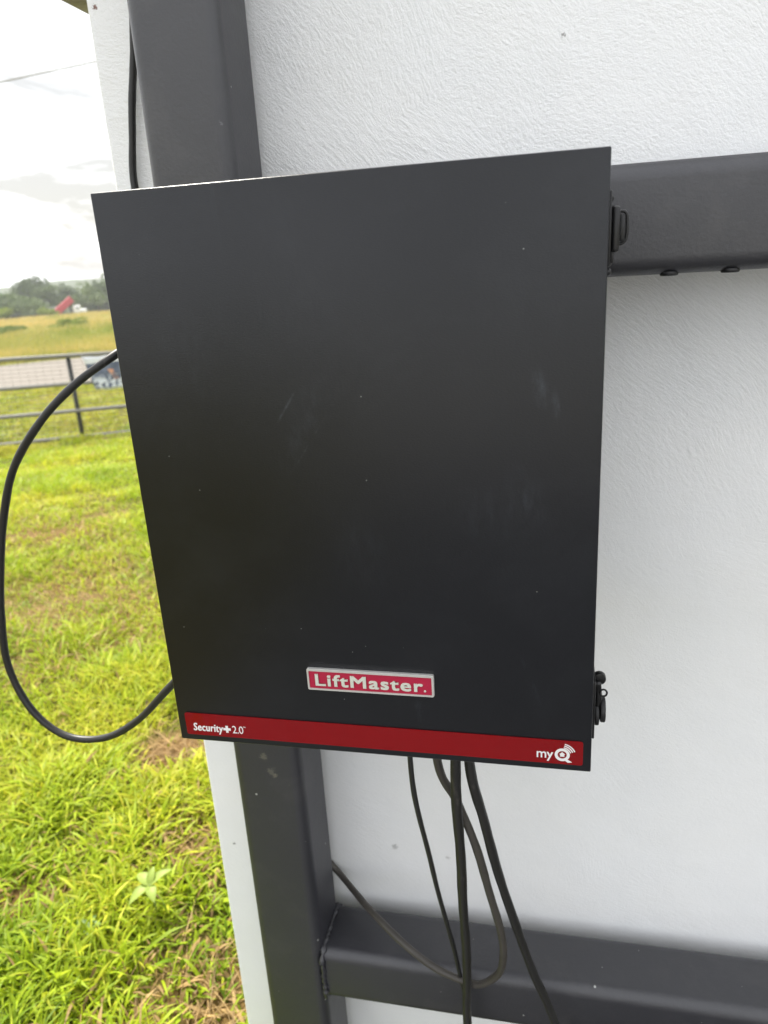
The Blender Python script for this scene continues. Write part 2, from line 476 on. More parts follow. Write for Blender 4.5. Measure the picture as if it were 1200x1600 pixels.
def m_dark_reflect():  # dark tone of the unseen ground added for the box's reflection
    g = G('dark_reflect_tone')
    c = g.mix(g.noise(5, 6, 0.7), rgb(0.055, 0.057, 0.060), rgb(0.095, 0.096, 0.10))
    return g.fin(c, 0.85, g.bump(g.noise(90, 4), 0.3, 0.003))
MAT = dict(
    dark_reflect=m_dark_reflect(), pale_bounce=plain('pale_bounce_tone', (0.46, 0.455, 0.44), 0.9, 0.3, 20, 0, 0.5),  # both are unseen ground, added to steer reflection and bounce light
    stucco=m_stucco(), paint=m_box_paint(), frame=m_frame_paint(), cable=m_cable(), gcable=m_grey_cable(),
    strip=m_strip(), ground=m_ground(), road=m_road(), coping=m_coping(), banner=m_banner(),
    grass=m_attr_leaf('grass_blades', 0.5, 0.4), field=m_attr_leaf('field_grass', 0.7, 0.3), weed=m_attr_leaf('weed_leaf', 0.45, 0.35),
    badge_red=plain('badge_red_enamel', (0.42, 0.008, 0.045), 0.35, 0.15, 60),
    silver=plain('badge_silver', (0.72, 0.71, 0.68), 0.32, 0.12, 80, 0.55),
    letter=plain('badge_lettering', (0.66, 0.68, 0.60), 0.4, 0.1, 80, 0.15),
    white=plain('printed_white', (0.80, 0.79, 0.79), 0.3, 0.06, 60),
    latch=plain('latch_black_metal', (0.014, 0.014, 0.015), 0.3, 0.4, 70, 0.2, 0.1),
    rubber=plain('latch_rubber', (0.012, 0.012, 0.013), 0.5, 0.4, 90, 0, 0.2),
    steel=plain('bracket_steel', (0.16, 0.16, 0.16), 0.45, 0.3, 40, 0.7),
    fence=plain('fence_pipe_paint', (0.030, 0.033, 0.036), 0.5, 0.4, 9),
    fencerail=plain('fence_rail_lit_grey', (0.26, 0.25, 0.23), 0.6, 0.4, 9),  # rail grey lightened to carry the light falling on their tops
    wire=plain('mesh_wire', (0.16, 0.15, 0.13), 0.5, 0.3, 9),
    bark=plain('tree_bark', (0.09, 0.075, 0.06), 0.9, 0.5, 6, 0, 0.3),
    pole=plain('pole_timber', (0.16, 0.12, 0.09), 0.85, 0.4, 7, 0, 0.3),
    line=plain('overhead_line_sheath', (0.10, 0.095, 0.025), 0.5, 0.2, 4),
    truck_red=plain('truck_red_paint', (0.46, 0.030, 0.045), 0.45, 0.25, 2),
    truck_white=plain('truck_white_paint', (0.78, 0.78, 0.78), 0.4, 0.1, 2),
    truck_dark=plain('truck_dark_metal', (0.04, 0.04, 0.045), 0.5, 0.3, 3),
    glass=plain('truck_window_glass', (0.03, 0.04, 0.05), 0.1, 0.2, 3),
    c_dark=m_crown('crown_dark', (0.040, 0.070, 0.024), (0.11, 0.155, 0.048)),
    c_mid=m_crown('crown_mid', (0.060, 0.098, 0.028), (0.150, 0.205, 0.060)),
    c_light=m_crown('crown_light', (0.10, 0.15, 0.035), (0.22, 0.28, 0.07)),
    c_bright=m_crown('shrub_bright', (0.13, 0.18, 0.03), (0.27, 0.33, 0.06)),
    hill=plain('far_hill', (0.06, 0.085, 0.04), 0.9, 0.3, 0.05),
)

# ================================================================== the setting
# ground: one sheet following the falling land
S = np.concatenate([np.linspace(-450, -10, 12), np.linspace(-6, 1, 12), np.linspace(1.3, 12, 60), np.linspace(12.5, 40, 60), np.linspace(42, 200, 60), np.linspace(210, 480, 10)])
LT = np.concatenate([np.linspace(-450, -60, 10), np.linspace(-50, -8, 20), np.linspace(-7, 7, 90), np.linspace(8, 50, 20), np.linspace(60, 450, 10)])
_g = rng.normal(size=(400, 400))
def vnoise(x, y, seed=0):
    x = np.asarray(x, float) + 37.3 * seed + 1000; y = np.asarray(y, float) + 91.7 * seed + 1000
    xi, yi = np.floor(x).astype(int), np.floor(y).astype(int)
    fx, fy = x - xi, y - yi
    fx, fy = fx * fx * (3 - 2 * fx), fy * fy * (3 - 2 * fy)
    g = lambda a, b: _g[a % 400, b % 400]
    return (g(xi, yi) * (1 - fx) + g(xi + 1, yi) * fx) * (1 - fy) + (g(xi, yi + 1) * (1 - fx) + g(xi + 1, yi + 1) * fx) * fy
def ground_z(s, l):
    s = np.asarray(s, float); l = np.asarray(l, float)
    near = np.clip((s - 0.8) / 0.7, 0, 1)
    rough = 0.012 * vnoise(s * 2.2, l * 2.2, 1) + 0.007 * vnoise(s * 6, l * 6, 2)
    lawn = np.where((s > 18.0) & (s < 29), 0.0, 1.0)
    far = np.clip((s - 32) / 30, 0, 1) * 0.22 * vnoise(s * 0.09, l * 0.09, 3)
    return prof(s) + rough * near * lawn + far
V, F = [], []
for s in S:
    z = ground_z(np.full(len(LT), s), LT)
    for l, zz in zip(LT, z):
        p = CAM[:2] + U * s + RT * l
        V.append((p[0], p[1], zz))
nl = len(LT)
for i in range(len(S) - 1):
    for j in range(nl - 1):
        F.append((i * nl + j, i * nl + j + 1, (i + 1) * nl + j + 1, (i + 1) * nl + j))
tag(link('ground', mesh('ground', V, F), MAT['ground'], None, True), kind='structure')
V, F = [], []
RS = [19.6, 20.2, 22, 24, 26, 26.8]
RL = np.linspace(-90, 90, 121)
for s in RS:
    for l in RL:
        off = 0.25 * math.sin(l * 0.13) + 0.12 * math.sin(l * 0.41 + s)
        p = CAM[:2] + U * (s + off) + RT * l
        V.append((p[0], p[1], float(prof(s + off)) + 0.03))
for i in range(len(RS) - 1):
    for j in range(len(RL) - 1):
        k = i * len(RL) + j
        F.append((k, k + 1, k + len(RL) + 1, k + len(RL)))
tag(link('road', mesh('road', V, F), MAT['road'], None, True), kind='structure')

# unseen dark ground added before the wall to darken the box's lower reflection
bm = bmesh.new()
bm_box(bm, -0.9, 9.0, -6.4, 0.05, -0.12, 0.012, 0.006, 2)
tag(bm_link('dark_reflect_ground', bm, MAT['dark_reflect']), kind='structure')
bm = bmesh.new()
bm_box(bm, -3.0, 14.0, -19.0, -6.41, -0.12, 0.008, 0.004, 2)  # unseen pale ground farther out, added to bounce neutral light onto the wall
tag(bm_link('pale_bounce_ground', bm, MAT['pale_bounce']), kind='structure')

# the rendered wall with its overhanging coping
WALL_Y, WALL_X = 0.342, -0.1755
bm = bmesh.new()
bm_box(bm, WALL_X, 5.2, WALL_Y, WALL_Y + 0.26, -0.25, 1.872, 0.006, 3)
wall = empty('boundary_wall', (2.5, WALL_Y + 0.13, 0))
bmesh.ops.translate(bm, verts=bm.verts, vec=(-2.5, -(WALL_Y + 0.13), 0))
o = bm_link('wall_body', bm, MAT['stucco'], wall)
bm = bmesh.new()
x0, x1 = WALL_X - 0.14 - 2.5, 5.3 - 2.5
bm_box(bm, x0, x1, -0.143, 0.21, 1.872, 1.94, 0.012, 3)
for v in bm.verts:
    if v.co.z < 1.91 and v.co.x < x0 + 0.1:
        v.co.z += 0.004 * math.sin(v.co.y * 37)
bm_link('coping', bm, MAT['coping'], wall)
tag(wall, 'white rendered wall with trowelled stucco behind the black box and steel frame', 'wall')

# ================================================================== steel frame
FY0, TS = 0.222, 0.100
frame = empty('steel_frame', (-0.016, FY0 + TS / 2, 0))
def tube_profile(a0, a1, b0, b1, r, n=7):
    return rrect(a0, a1, b0, b1, r, n)
def ext(name, prof2, c0, c1, axis, parent, mat, rings=2):
    n = len(prof2)
    V, F = [], []
    for k in range(rings):
        t = c0 + (c1 - c0) * k / (rings - 1)
        for a, b in prof2:
            V.append((a, b, t) if axis == 'z' else (t, a, b))
    for k in range(rings - 1):
        for i in range(n):
            F.append((k * n + i, k * n + (i + 1) % n, (k + 1) * n + (i + 1) % n, (k + 1) * n + i))
    F.append(tuple(range(n))); F.append(tuple(range((rings - 1) * n, rings * n)))
    bm = bmesh.new(); me = mesh('t', V, F); bm.from_mesh(me); bpy.data.meshes.remove(me)
    return bm_link(name, bm, mat, parent, True, 50)
fx = 0.016          # frame-local x = world x + fx, frame-local y = world y - 0.272
ext('post', rrect(-0.0660 + fx, 0.0335 + fx, -0.05, 0.05, 0.0165, 8), -0.15, 2.25, 'z', frame, MAT['frame'])
ext('upper_rail', rrect(-0.049, 0.049, 1.4775, 1.5815, 0.0175, 8), 0.0335 + fx, 4.6, 'x', frame, MAT['frame'])
ext('lower_rail', rrect(-0.049, 0.049, 0.4330, 0.5285, 0.0175, 8), 0.0335 + fx, 4.6, 'x', frame, MAT['frame'])
for zc in (1.529, 0.481):
    bm = bmesh.new()
    pts = rrect(-0.050, 0.050, zc - 0.0535, zc + 0.0485, 0.02, 5)
    P3 = []
    for i in range(len(pts)):
        a, b = np.array(pts[i]), np.array(pts[(i + 1) % len(pts)])
        m = max(1, int(np.linalg.norm(b - a) / 0.0032))
        for k in range(m): P3.append(a + (b - a) * k / m)
    Vv, Ff = [], []
    path = [(0.0335 + fx + 0.001 + random.uniform(-.0006, .0006), p[0], p[1]) for p in P3]
    rr = [0.0036 + random.uniform(-.0012, .0014) + 0.0012 * math.sin(i * 2.1) for i in range(len(path))]
    v, f = tube_data(path + [path[0]], rr + [rr[0]], 8)
    link('weld_bead', mesh('weld_bead', v, f), MAT['frame'], frame, True)
for px in (1045, 1140):
    p = at(px, 431, FY0 + 0.016)
    bm = bmesh.new()
    cyl_bm(bm, (p[0] + fx, p[1] - 0.272, 1.4780), (0, 0, 1), 0.0090, 0.0046, 16, 0.0018)
    bm_link('bolt_head', bm, MAT['rubber'], frame)
tag(frame, 'charcoal painted square tube post with two welded rails against the white wall', 'gate frame')

# ================================================================== control box
BW, BH, BZ = 0.400, 0.511, 1.06
cb = empty('control_box', (0, 0, BZ))
bm = bmesh.new()
bm_box(bm, 0, BW, 0, 0.026, 0, BH, 0.0013, 3)
bm_link('door', bm, MAT['paint'], cb, True, 60)
bm = bmesh.new()
bm_box(bm, 0.004, BW - 0.004, 0.0265, 0.172, 0.004, BH - 0.004, 0.003, 3)
bm_link('body', bm, MAT['paint'], cb)
for z in (0.09, 0.42):
    box('mounting_bracket', -0.052, 0.36, 0.1725, 0.2215, z - 0.02, z + 0.02, MAT['steel'], cb, 0.002)
# upper draw latch on the right side
lt = box('draw_latch', BW + 0.0003, BW + 0.0026, 0.014, 0.052, 0.432, 0.484, MAT['latch'], cb, 0.0008)
bm = bmesh.new()
bm_box(bm, BW + 0.0030, BW + 0.0088, 0.016, 0.046, 0.4415, 0.4735, 0.0022, 3)
bm_box(bm, BW + 0.0026, BW + 0.0052, 0.018, 0.044, 0.434, 0.446, 0.001, 2)
bm_link('lever', bm, MAT['latch'], lt)
bail = [(BW + .0088, .03, .4700), (BW + .0120, .03, .4700), (BW + .0142, .03, .4680), (BW + .0148, .03, .4630), (BW + .0148, .03, .4540), (BW + .0140, .03, .4500), (BW + .0118, .03, .4478), (BW + .0088, .03, .4470)]
tube('bail_wire', smooth_path(bail, 4), 0.0012, MAT['latch'], lt, 8)
box('bail_plate', BW + 0.0091, BW + 0.0134, 0.027, 0.042, 0.4490, 0.4680, MAT['latch'], lt, 0.001)
for z in (0.479, 0.4735, 0.4345, 0.428):
    bm = bmesh.new()
    bmesh.ops.create_uvsphere(bm, u_segments=10, v_segments=6, radius=0.0030, matrix=Matrix.Translation((BW + 0.0016, 0.024, z)))
    bm_link('rivet', bm, MAT['latch'], lt)
# lower latch with rubber knobs
lt = box('toggle_latch', BW + 0.0003, BW + 0.0028, 0.012, 0.052, 0.0270, 0.0850, MAT['latch'], cb, 0.0008)
bm = bmesh.new()
cyl_bm(bm, (BW + 0.0068, 0.030, 0.0795), (0, 1, 0), 0.0056, 0.007, 24, 0.001)
bm_link('pivot_barrel', bm, MAT['latch'], lt)
ring = [(BW + .0098 + .0030 * math.cos(a), .018, .0715 + .0034 * math.sin(a)) for a in np.linspace(0, 2 * math.pi, 17)]
tube('pivot_ring', ring, 0.0009, MAT['latch'], lt, 6)
arm = [(BW + .0050, .026, .078), (BW + .0058, .026, .068), (BW + .0062, .026, .058), (BW + .0056, .026, .047), (BW + .0052, .026, .040)]
tube('latch_arm', smooth_path(arm, 4), 0.0034, MAT['latch'], lt, 8)
for x, z, h in ((0.0052, 0.0440, 0.0040), (0.0104, 0.0475, 0.0046)):
    bm = bmesh.new()
    cyl_bm(bm, (BW + x, 0.029, z), (1, 0, 0), 0.0115, h, 24, 0.0012)
    bm_link('rubber_knob', bm, MAT['rubber'], lt)

# --- lettering helpers: outlines in x,z standing just proud of the door
def text_mesh(s, bold=0.0, shear=0.0, spacing=1.0):
    c = bpy.data.curves.new('lettering', 'FONT')
    c.body = s
    c.size = 1.0
    c.offset = bold
    c.shear = shear
    c.space_character = spacing
    c.resolution_u = 3
    c.extrude = 0.02
    o = bpy.data.objects.new('lettering', c)
    col.objects.link(o)
    me = bpy.data.meshes.new_from_object(o.evaluated_get(bpy.context.evaluated_depsgraph_get()))
    bpy.data.objects.remove(o)
    bpy.data.curves.remove(c)
    return me
def text_on(s, x0, x1, z0, z1, y0, y1, mat, parent, bold=0.0, shear=0.0, spacing=1.0, name='lettering', heavy=0.0):
    me = text_mesh(s, bold, shear, spacing)
    a = np.array([v.co for v in me.vertices])
    lo, hi = a.min(0), a.max(0)
    b = (a - lo) / (hi - lo)
    for v, q in zip(me.vertices, b):
        v.co = (x0 + q[0] * (x1 - x0), y1 + (y0 - y1) * q[2], z0 + q[1] * (z1 - z0))
    me.materials.clear()
    if heavy:                      # thicken the strokes with shifted copies, each a hair further out
        b0 = bmesh.new()
        for k, (dx, dz) in enumerate(((-1, -.6), (1, -.6), (-1, .6), (1, .6), (0, 0))):
            nv = len(b0.verts)
            b0.from_mesh(me)
            b0.verts.ensure_lookup_table()
            for v in b0.verts[nv:]:
                v.co += Vector((dx * heavy, -k * 0.000012, dz * heavy))
        b0.to_mesh(me); b0.free()
    return link(name, me, mat, parent)

# name badge
bx0, bx1, bz0, bz1 = 0.1420, 0.2615, 1.1295 - BZ, 1.1515 - BZ
bd = plate('name_badge', rrect(bx0, bx1, bz0, bz1, 0.0016), -0.0032, -0.0003, MAT['silver'], cb)
# a raised rim around a sunken red field
def rim(name, o, i, y0, y1, mat, parent):
    n = len(o)
    v = [(x, y1, z) for x, z in o] + [(x, y0, z) for x, z in o] + [(x, y0, z) for x, z in i] + [(x, y1, z) for x, z in i]
    f = []
    for k in range(n):
        m = (k + 1) % n
        f += [(k, m, n + m, n + k), (n + k, n + m, 2 * n + m, 2 * n + k), (2 * n + k, 2 * n + m, 3 * n + m, 3 * n + k)]
    bm = bmesh.new(); me = mesh('t', v, f); bm.from_mesh(me); bpy.data.meshes.remove(me)
    return bm_link(name, bm, mat, parent, False)
rim('badge_rim', rrect(bx0 + .0003, bx1 - .0003, bz0 + .0003, bz1 - .0003, 0.0015), rrect(bx0 + .0020, bx1 - .0020, bz0 + .0020, bz1 - .0020, 0.0008), -0.0042, -0.0032, MAT['silver'], bd)
plate('badge_field', rrect(bx0 + .0021, bx1 - .0021, bz0 + .0021, bz1 - .0021, 0.0007), -0.0036, -0.00325, MAT['badge_red'], bd)
text_on('LiftMaster', bx0 + 0.0085, bx1 - 0.0105, bz0 + 0.0052, bz1 - 0.0050, -0.0044, -0.0036, MAT['letter'], bd, 0.0, 0, 1.12, heavy=0.00050)
plate('registered_dot', [(bx1 - .0083 + .0010 * math.cos(a), bz0 + .0060 + .0010 * math.sin(a)) for a in np.linspace(0, 2 * math.pi, 13)[:-1]], -0.0042, -0.0036, MAT['letter'], bd)

# red label strip
sx0, sx1, sz0, sz1 = 0.0080, 0.3928, 1.0670 - BZ, 1.0918 - BZ
st = plate('label_strip', rrect(sx0, sx1, sz0, sz1, 0.0022), -0.0008, -0.0002, MAT['strip'], cb)
text_on('Security', 0.0160, 0.0475, 0.0094, 0.0206, -0.00105, -0.00081, MAT['white'], st, 0.0, 0.14, 1.06, heavy=0.00026)
pz, pxc, a_, b_ = 0.0160, 0.0518, 0.0039, 0.0013
plate('plus_sign', [(pxc - b_, pz - a_), (pxc + b_, pz - a_), (pxc + b_, pz - b_), (pxc + a_, pz - b_), (pxc + a_, pz + b_), (pxc + b_, pz + b_), (pxc + b_, pz + a_), (pxc - b_, pz + a_), (pxc - b_, pz + b_), (pxc - a_, pz + b_), (pxc - a_, pz - b_), (pxc - b_, pz - b_)][::-1], -0.00105, -0.00081, MAT['white'], st)
text_on('2.0', 0.0575, 0.0690, 0.0120, 0.0205, -0.00105, -0.00081, MAT['white'], st, 0.0, 0.0, 0.95)
text_on('TM', 0.0692, 0.0717, 0.0192, 0.0205, -0.00105, -0.00081, MAT['white'], st, 0.0, 0.0, 0.95)
text_on('my', 0.3525, 0.3668, 0.0096, 0.0190, -0.00105, -0.00081, MAT['white'], st, 0.0, 0.0, 0.97, heavy=0.00014)
qx, qz = 0.3748, 0.0170
def arc_band(name, cx, cz, r0, r1, a0, a1, n=24):
    A = np.linspace(R_(a0), R_(a1), n)
    pts = [(cx + r1 * math.cos(a), cz + r1 * math.sin(a)) for a in A] + [(cx + r0 * math.cos(a), cz + r0 * math.sin(a)) for a in A[::-1]]
    return plate(name, pts, -0.00105, -0.00081, MAT['white'], st)
arc_band('logo_ring', qx, qz, 0.0040, 0.0066, -45, 314.9, 40)
plate('logo_tail', [(qx + .0024, qz - .0030), (qx + .0042, qz - .0044), (qx + .0086, qz - .0072), (qx + .0050, qz - .0080), (qx + .0030, qz - .0064)], -0.00108, -0.00082, MAT['white'], st)
plate('logo_house', [(qx - .0019, qz - .0019), (qx + .0019, qz - .0019), (qx + .0019, qz + .0004), (qx + .0027, qz + .0004), (qx, qz + .0028), (qx - .0027, qz + .0004), (qx - .0019, qz + .0004)], -0.00105, -0.00081, MAT['white'], st)
for r in (0.0078, 0.0097, 0.0116):
    arc_band('signal_arc', qx - 0.0004, qz - 0.0006, r, r + 0.0010, 22, 78, 12)
tag(cb, 'large black metal gate opener control box with red bottom strip and name badge', 'control box')

# ================================================================== cables
def cable(label, pts, r, mat, sub=10):
    path = smooth_path(pts, sub)
    k = random.random() * 9
    path = [q + 0.0007 * np.array([math.sin(i * .31 + k), math.sin(i * .23 + 2 * k), math.sin(i * .27 + 3 * k)]) for i, q in enumerate(path)]
    rr = [r * (1 + 0.03 * math.sin(i * .47 + k) + 0.02 * math.sin(i * 1.3)) for i in range(len(path))]
    return tag(tube('cable', path, rr, mat, None, 14), label, 'cable')
A3 = lambda l: [at(*p) for p in l]
p = A3([(208, -90, .332), (207.5, 0, .332), (207.5, 100, .332), (208, 200, .332), (209.5, 292, .331)])
p += [np.array([-0.118, .322, 1.545]), np.array([-0.105, .285, 1.49]), np.array([-0.082, .215, 1.445])]
p += A3([(180, 554, .155), (122, 597, .14), (64, 657, .13), (24, 727, .13), (6, 800, .13), (1.5, 880, .13), (2, 960, .13), (13, 1040, .13), (48, 1107, .13), (102, 1149, .13), (160, 1153, .13), (215, 1127, .125), (262, 1075, .115)])
p += [np.array([0.004, .11, 1.125])]
cable('black cable running down the wall and looping out left of the box', p, 0.0045, MAT['cable'])
p = [np.array([at(637, 1165, .08)[0], .08, 1.10])] + A3([(641, 1187, .08), (655, 1275, .09), (676, 1360, .12), (697, 1437, .155), (716, 1510, .185), (727, 1556, .197), (734, 1602, .20)])
p += [np.array([p[-1][0] + .01, .2, 0.2]), np.array([p[-1][0] + .02, .2, -0.01])]
cable('thinnest black cable below the box, leftmost of those leaving its bottom', p, 0.0030, MAT['cable'])
p = [np.array([at(712, 1180, .10)[0], .10, 1.10])] + A3([(712, 1195, .10), (716, 1290, .11), (722, 1380, .13), (727, 1460, .155), (730, 1540, .175), (731, 1610, .18)])
p += [np.array([p[-1][0] + .004, .18, 0.2]), np.array([p[-1][0] + .01, .18, -0.01])]
cable('thick black cable hanging straight down below the middle of the box', p, 0.0060, MAT['cable'])
p = [np.array([at(676, 1170, .12)[0], .12, 1.10])] + A3([(683, 1190, .12), (714, 1252, .12), (744, 1325, .125), (767, 1400, .14), (783, 1462, .155), (787, 1496, .165), (778, 1522, .175), (753, 1537, .182), (722, 1532, .188), (680, 1512, .195), (630, 1474, .208), (585, 1428, .25), (552, 1392, .30), (528, 1361, .331), (505, 1336, .332), (470, 1300, .332)])
cable('brownish cable drooping in a loop over the lower rail to the post', p, 0.0050, MAT['gcable'])
p = [np.array([at(730, 1180, .11)[0], .11, 1.10])] + A3([(735, 1196, .11), (756, 1285, .12), (780, 1366, .14), (805, 1445, .16), (834, 1520, .175), (868, 1602, .185)])
p += [np.array([p[-1][0] + .09, .18, 0.2]), np.array([p[-1][0] + .15, .15, -0.01])]
cable('black cable below the box slanting down to the right over the lower rail', p, 0.0058, MAT['cable'])

# ================================================================== fence
FS = 11.2
fo = empty('pipe_fence', tuple(sl(FS, 0)), TH)
fz = float(prof(FS))
def fl(px, py):
    l, z = s_l(px, py, FS)
    return l, z - fz
rails = [((0, 565), (178, 548.5)), ((0, 609), (185, 593.5)), ((0, 652.5), (191, 635.5)), ((0, 692), (196, 678))]
slope = np.mean([(fl(*b)[1] - fl(*a)[1]) / (fl(*b)[0] - fl(*a)[0]) for a, b in rails])
rz = []
for a, b in rails:
    la, za = fl(*a); lb, zb = fl(*b)
    rz.append((za + zb) / 2 - slope * (la + lb) / 2)
print('fence slope', slope, 'rail heights', rz)
for z in rz:
    tube('rail', [(-9, 0, z - 9 * slope), (9, 0, z + 9 * slope)], 0.026, MAT['fencerail'], fo, 10)
pl_ = fl(118, 620)[0]
for k in range(-3, 4):
    x = pl_ + 2.4 * k
    tube('post', [(x, 0.03, -0.25 + x * slope), (x, 0.03, rz[0] + 0.01 + x * slope)], 0.030, MAT['fence'], fo, 12)
Vm, Fm = [], []
def wire(a, b, r):
    v, f = tube_data([a, b], r, 4, len(Vm)); Vm.extend(v); Fm.extend(f)
zz = np.linspace(rz[3] + .03, rz[0] - .03, 21)
for z in zz: wire((-9, -.024, z - 9 * slope), (9, -.024, z + 9 * slope), 0.0030)
for x in np.arange(-9, 9.01, 0.10): wire((x, -.028, zz[0] + x * slope), (x, -.028, zz[-1] + x * slope), 0.0014)
tag(link('wire_mesh', mesh('wire_mesh', Vm, Fm), MAT['wire'], fo), kind='stuff')
tag(fo, 'dark pipe fence with four rails and wire mesh across the lawn', 'fence')
# banner tied to the fence
bl, bt = fl(127, 553)[0], rz[0] - 0.03
br = bl + 1.35
bh = 0.46
sl_ = 0.10
bn = empty('fence_banner', tuple(sl(FS, (bl + br) / 2) + np.array([-U[0] * .045, -U[1] * .045, bt - bh + slope * (bl + br) / 2])), TH)
V, F = [], []
nx, nz = 28, 10
hw = (br - bl) / 2
for j in range(nz + 1):
    for i in range(nx + 1):
        x = -hw + 2 * hw * i / nx
        z = bh * j / nz
        V.append((x + 0.10 * (1 - j / nz) * (1 - i / nx), 0.006 * math.sin(x * 14 + z * 5), z + slope * x + 0.006 * math.sin(i * 1.2) * (j in (0, nz))))
for j in range(nz):
    for i in range(nx):
        k = j * (nx + 1) + i
        F.append((k, k + 1, k + nx + 2, k + nx + 1))
o = link('sheet', mesh('sheet', V, F), MAT['banner'], bn, True)
sm = o.modifiers.new('thickness', 'SOLIDIFY'); sm.thickness = 0.002
for i in (0, 9, 18, 27):
    x = -hw + 2 * hw * i / 27
    ring = [(x, .03 + .026 * math.cos(a), bh - .005 + slope * x + .026 * math.sin(a)) for a in np.linspace(0, 2 * math.pi, 11)]
    tube('tie', ring, 0.003, MAT['white'], bn, 5)
tag(bn, 'blue and white printed banner tied between the upper rails of the fence', 'banner')

# ================================================================== overhead line and its poles
l0, z0 = s_l(0, 130, 12.4)
l1, z1 = s_l(138, 98, 11.5)
dl = l1 - l0
def oh(t):
    s = 12.4 + (11.5 - 12.4) * t
    p = CAM[:2] + U * s + RT * (l0 + dl * t)
    return np.array([p[0], p[1], z0 + (z1 - z0) * t])
ends = []
for t in (-8.0, 4.6):
    q = oh(t)
    q[2] = oh(0.5)[2] + 0.45
    ends.append(q)
pts = []
for k in range(41):
    t = -8 + 12.6 * k / 40
    q = oh(t)
    zl = oh(0)[2] + (oh(1)[2] - oh(0)[2]) * t
    q[2] = np.interp(t, [-8, -5, -2, 0, 1, 3, 4.6], [ends[0][2], z0 - .05, z0 - .06, z0, z1, z1 + .12, ends[1][2]])
    pts.append(q)
tag(tube('overhead_line', smooth_path(pts[::4] , 6), 0.0085, MAT['line'], None, 8), 'thin yellowish overhead line crossing the pale sky', 'cable')
for q, lab in ((ends[0], 'timber utility pole holding the overhead line beyond the left edge'), (ends[1], 'timber utility pole holding the overhead line behind the wall')):
    s_ = float((q[:2] - CAM[:2]) @ U)
    gz = float(prof(s_))
    po = empty('utility_pole', (q[0], q[1] , gz))
    hh = q[2] - gz
    tube('pole', [(0, 0.12, -0.4), (0, 0.12, hh * .5), (0, 0.12, hh + 0.5)], [0.115, 0.1, 0.085], MAT['pole'], po, 14)
    box('crossarm', -0.55, 0.55, -0.02, 0.05, hh - 0.15, hh - 0.04, MAT['pole'], po, 0.004)
    bm = bmesh.new(); cyl_bm(bm, (0, 0.0, hh - 0.02), (0, 0, 1), 0.03, 0.06, 12, 0.008)
    bm_link('insulator', bm, MAT['white'], po)
    tag(po, lab, 'utility pole')

# ================================================================== tipper truck far out in the field
ts = 150.0
tl, tz = s_l(114, 491, ts)
tk = empty('tipper_truck', tuple(sl(ts, tl)), TH)
zb = tz - float(prof(ts))            # height of the line where the grass hides it
k_ = s_l(115, 491, ts)[0] - tl       # metres per photo pixel at that distance
def X(px): return s_l(px, 491, ts)[0] - tl
box('chassis', X(94), X(134), -0.45, 0.45, 0.55, 0.85, MAT['truck_dark'], tk, 0.03)
bm = bmesh.new()
bm_box(bm, X(116), X(127.5), -1.05, 1.05, 0.75, zb + 14 * k_, 0.14, 3)
bm_box(bm, X(127), X(136.5), -0.95, 0.95, 0.70, zb + 8 * k_, 0.16, 3)
cabo = bm_link('cab', bm, MAT['truck_white'], tk)
box('side_window', X(120.5), X(125), -1.075, -1.045, zb + 8.5 * k_, zb + 11.5 * k_, MAT['glass'], cabo, 0.02)
bm = bmesh.new()
ln = math.hypot(27 * k_, 20 * k_)
bm_box(bm, 0, ln, -1.1, 1.1, 0, 1.1, 0.05, 2)
for i in range(6):
    x = ln * (i + .5) / 6
    bm_box(bm, x - .05, x + .05, -1.16, -1.10, 0.05, 0.9)
rot = Matrix.Rotation(-math.atan2(19, 26), 4, 'Y')
bmesh.ops.transform(bm, matrix=Matrix.Translation((X(92), 0, zb + 0.1)) @ rot, verts=bm.verts)
bm_link('tipper_bed', bm, MAT['truck_red'], tk, False)
tube('hoist_ram', [(X(112), 0, 0.7), (X(115), 0, zb + 8 * k_)], 0.09, MAT['truck_dark'], tk, 8)
for x in (X(99), X(104.5), X(129)):
    for y in (-1.0, 1.0):
        bm = bmesh.new(); cyl_bm(bm, (x, y, 0.45), (0, 1, 0), 0.45, 0.28, 20, 0.04)
        wh = bm_link('wheel', bm, MAT['rubber'], tk)
        bm = bmesh.new(); cyl_bm(bm, (x, y + (-.15 if y < 0 else .15), 0.45), (0, 1, 0), 0.22, 0.03, 14)
        bm_link('rim', bm, MAT['truck_white'], wh)
tag(tk, 'small white truck with its red tipper bed raised, far across the field', 'truck')

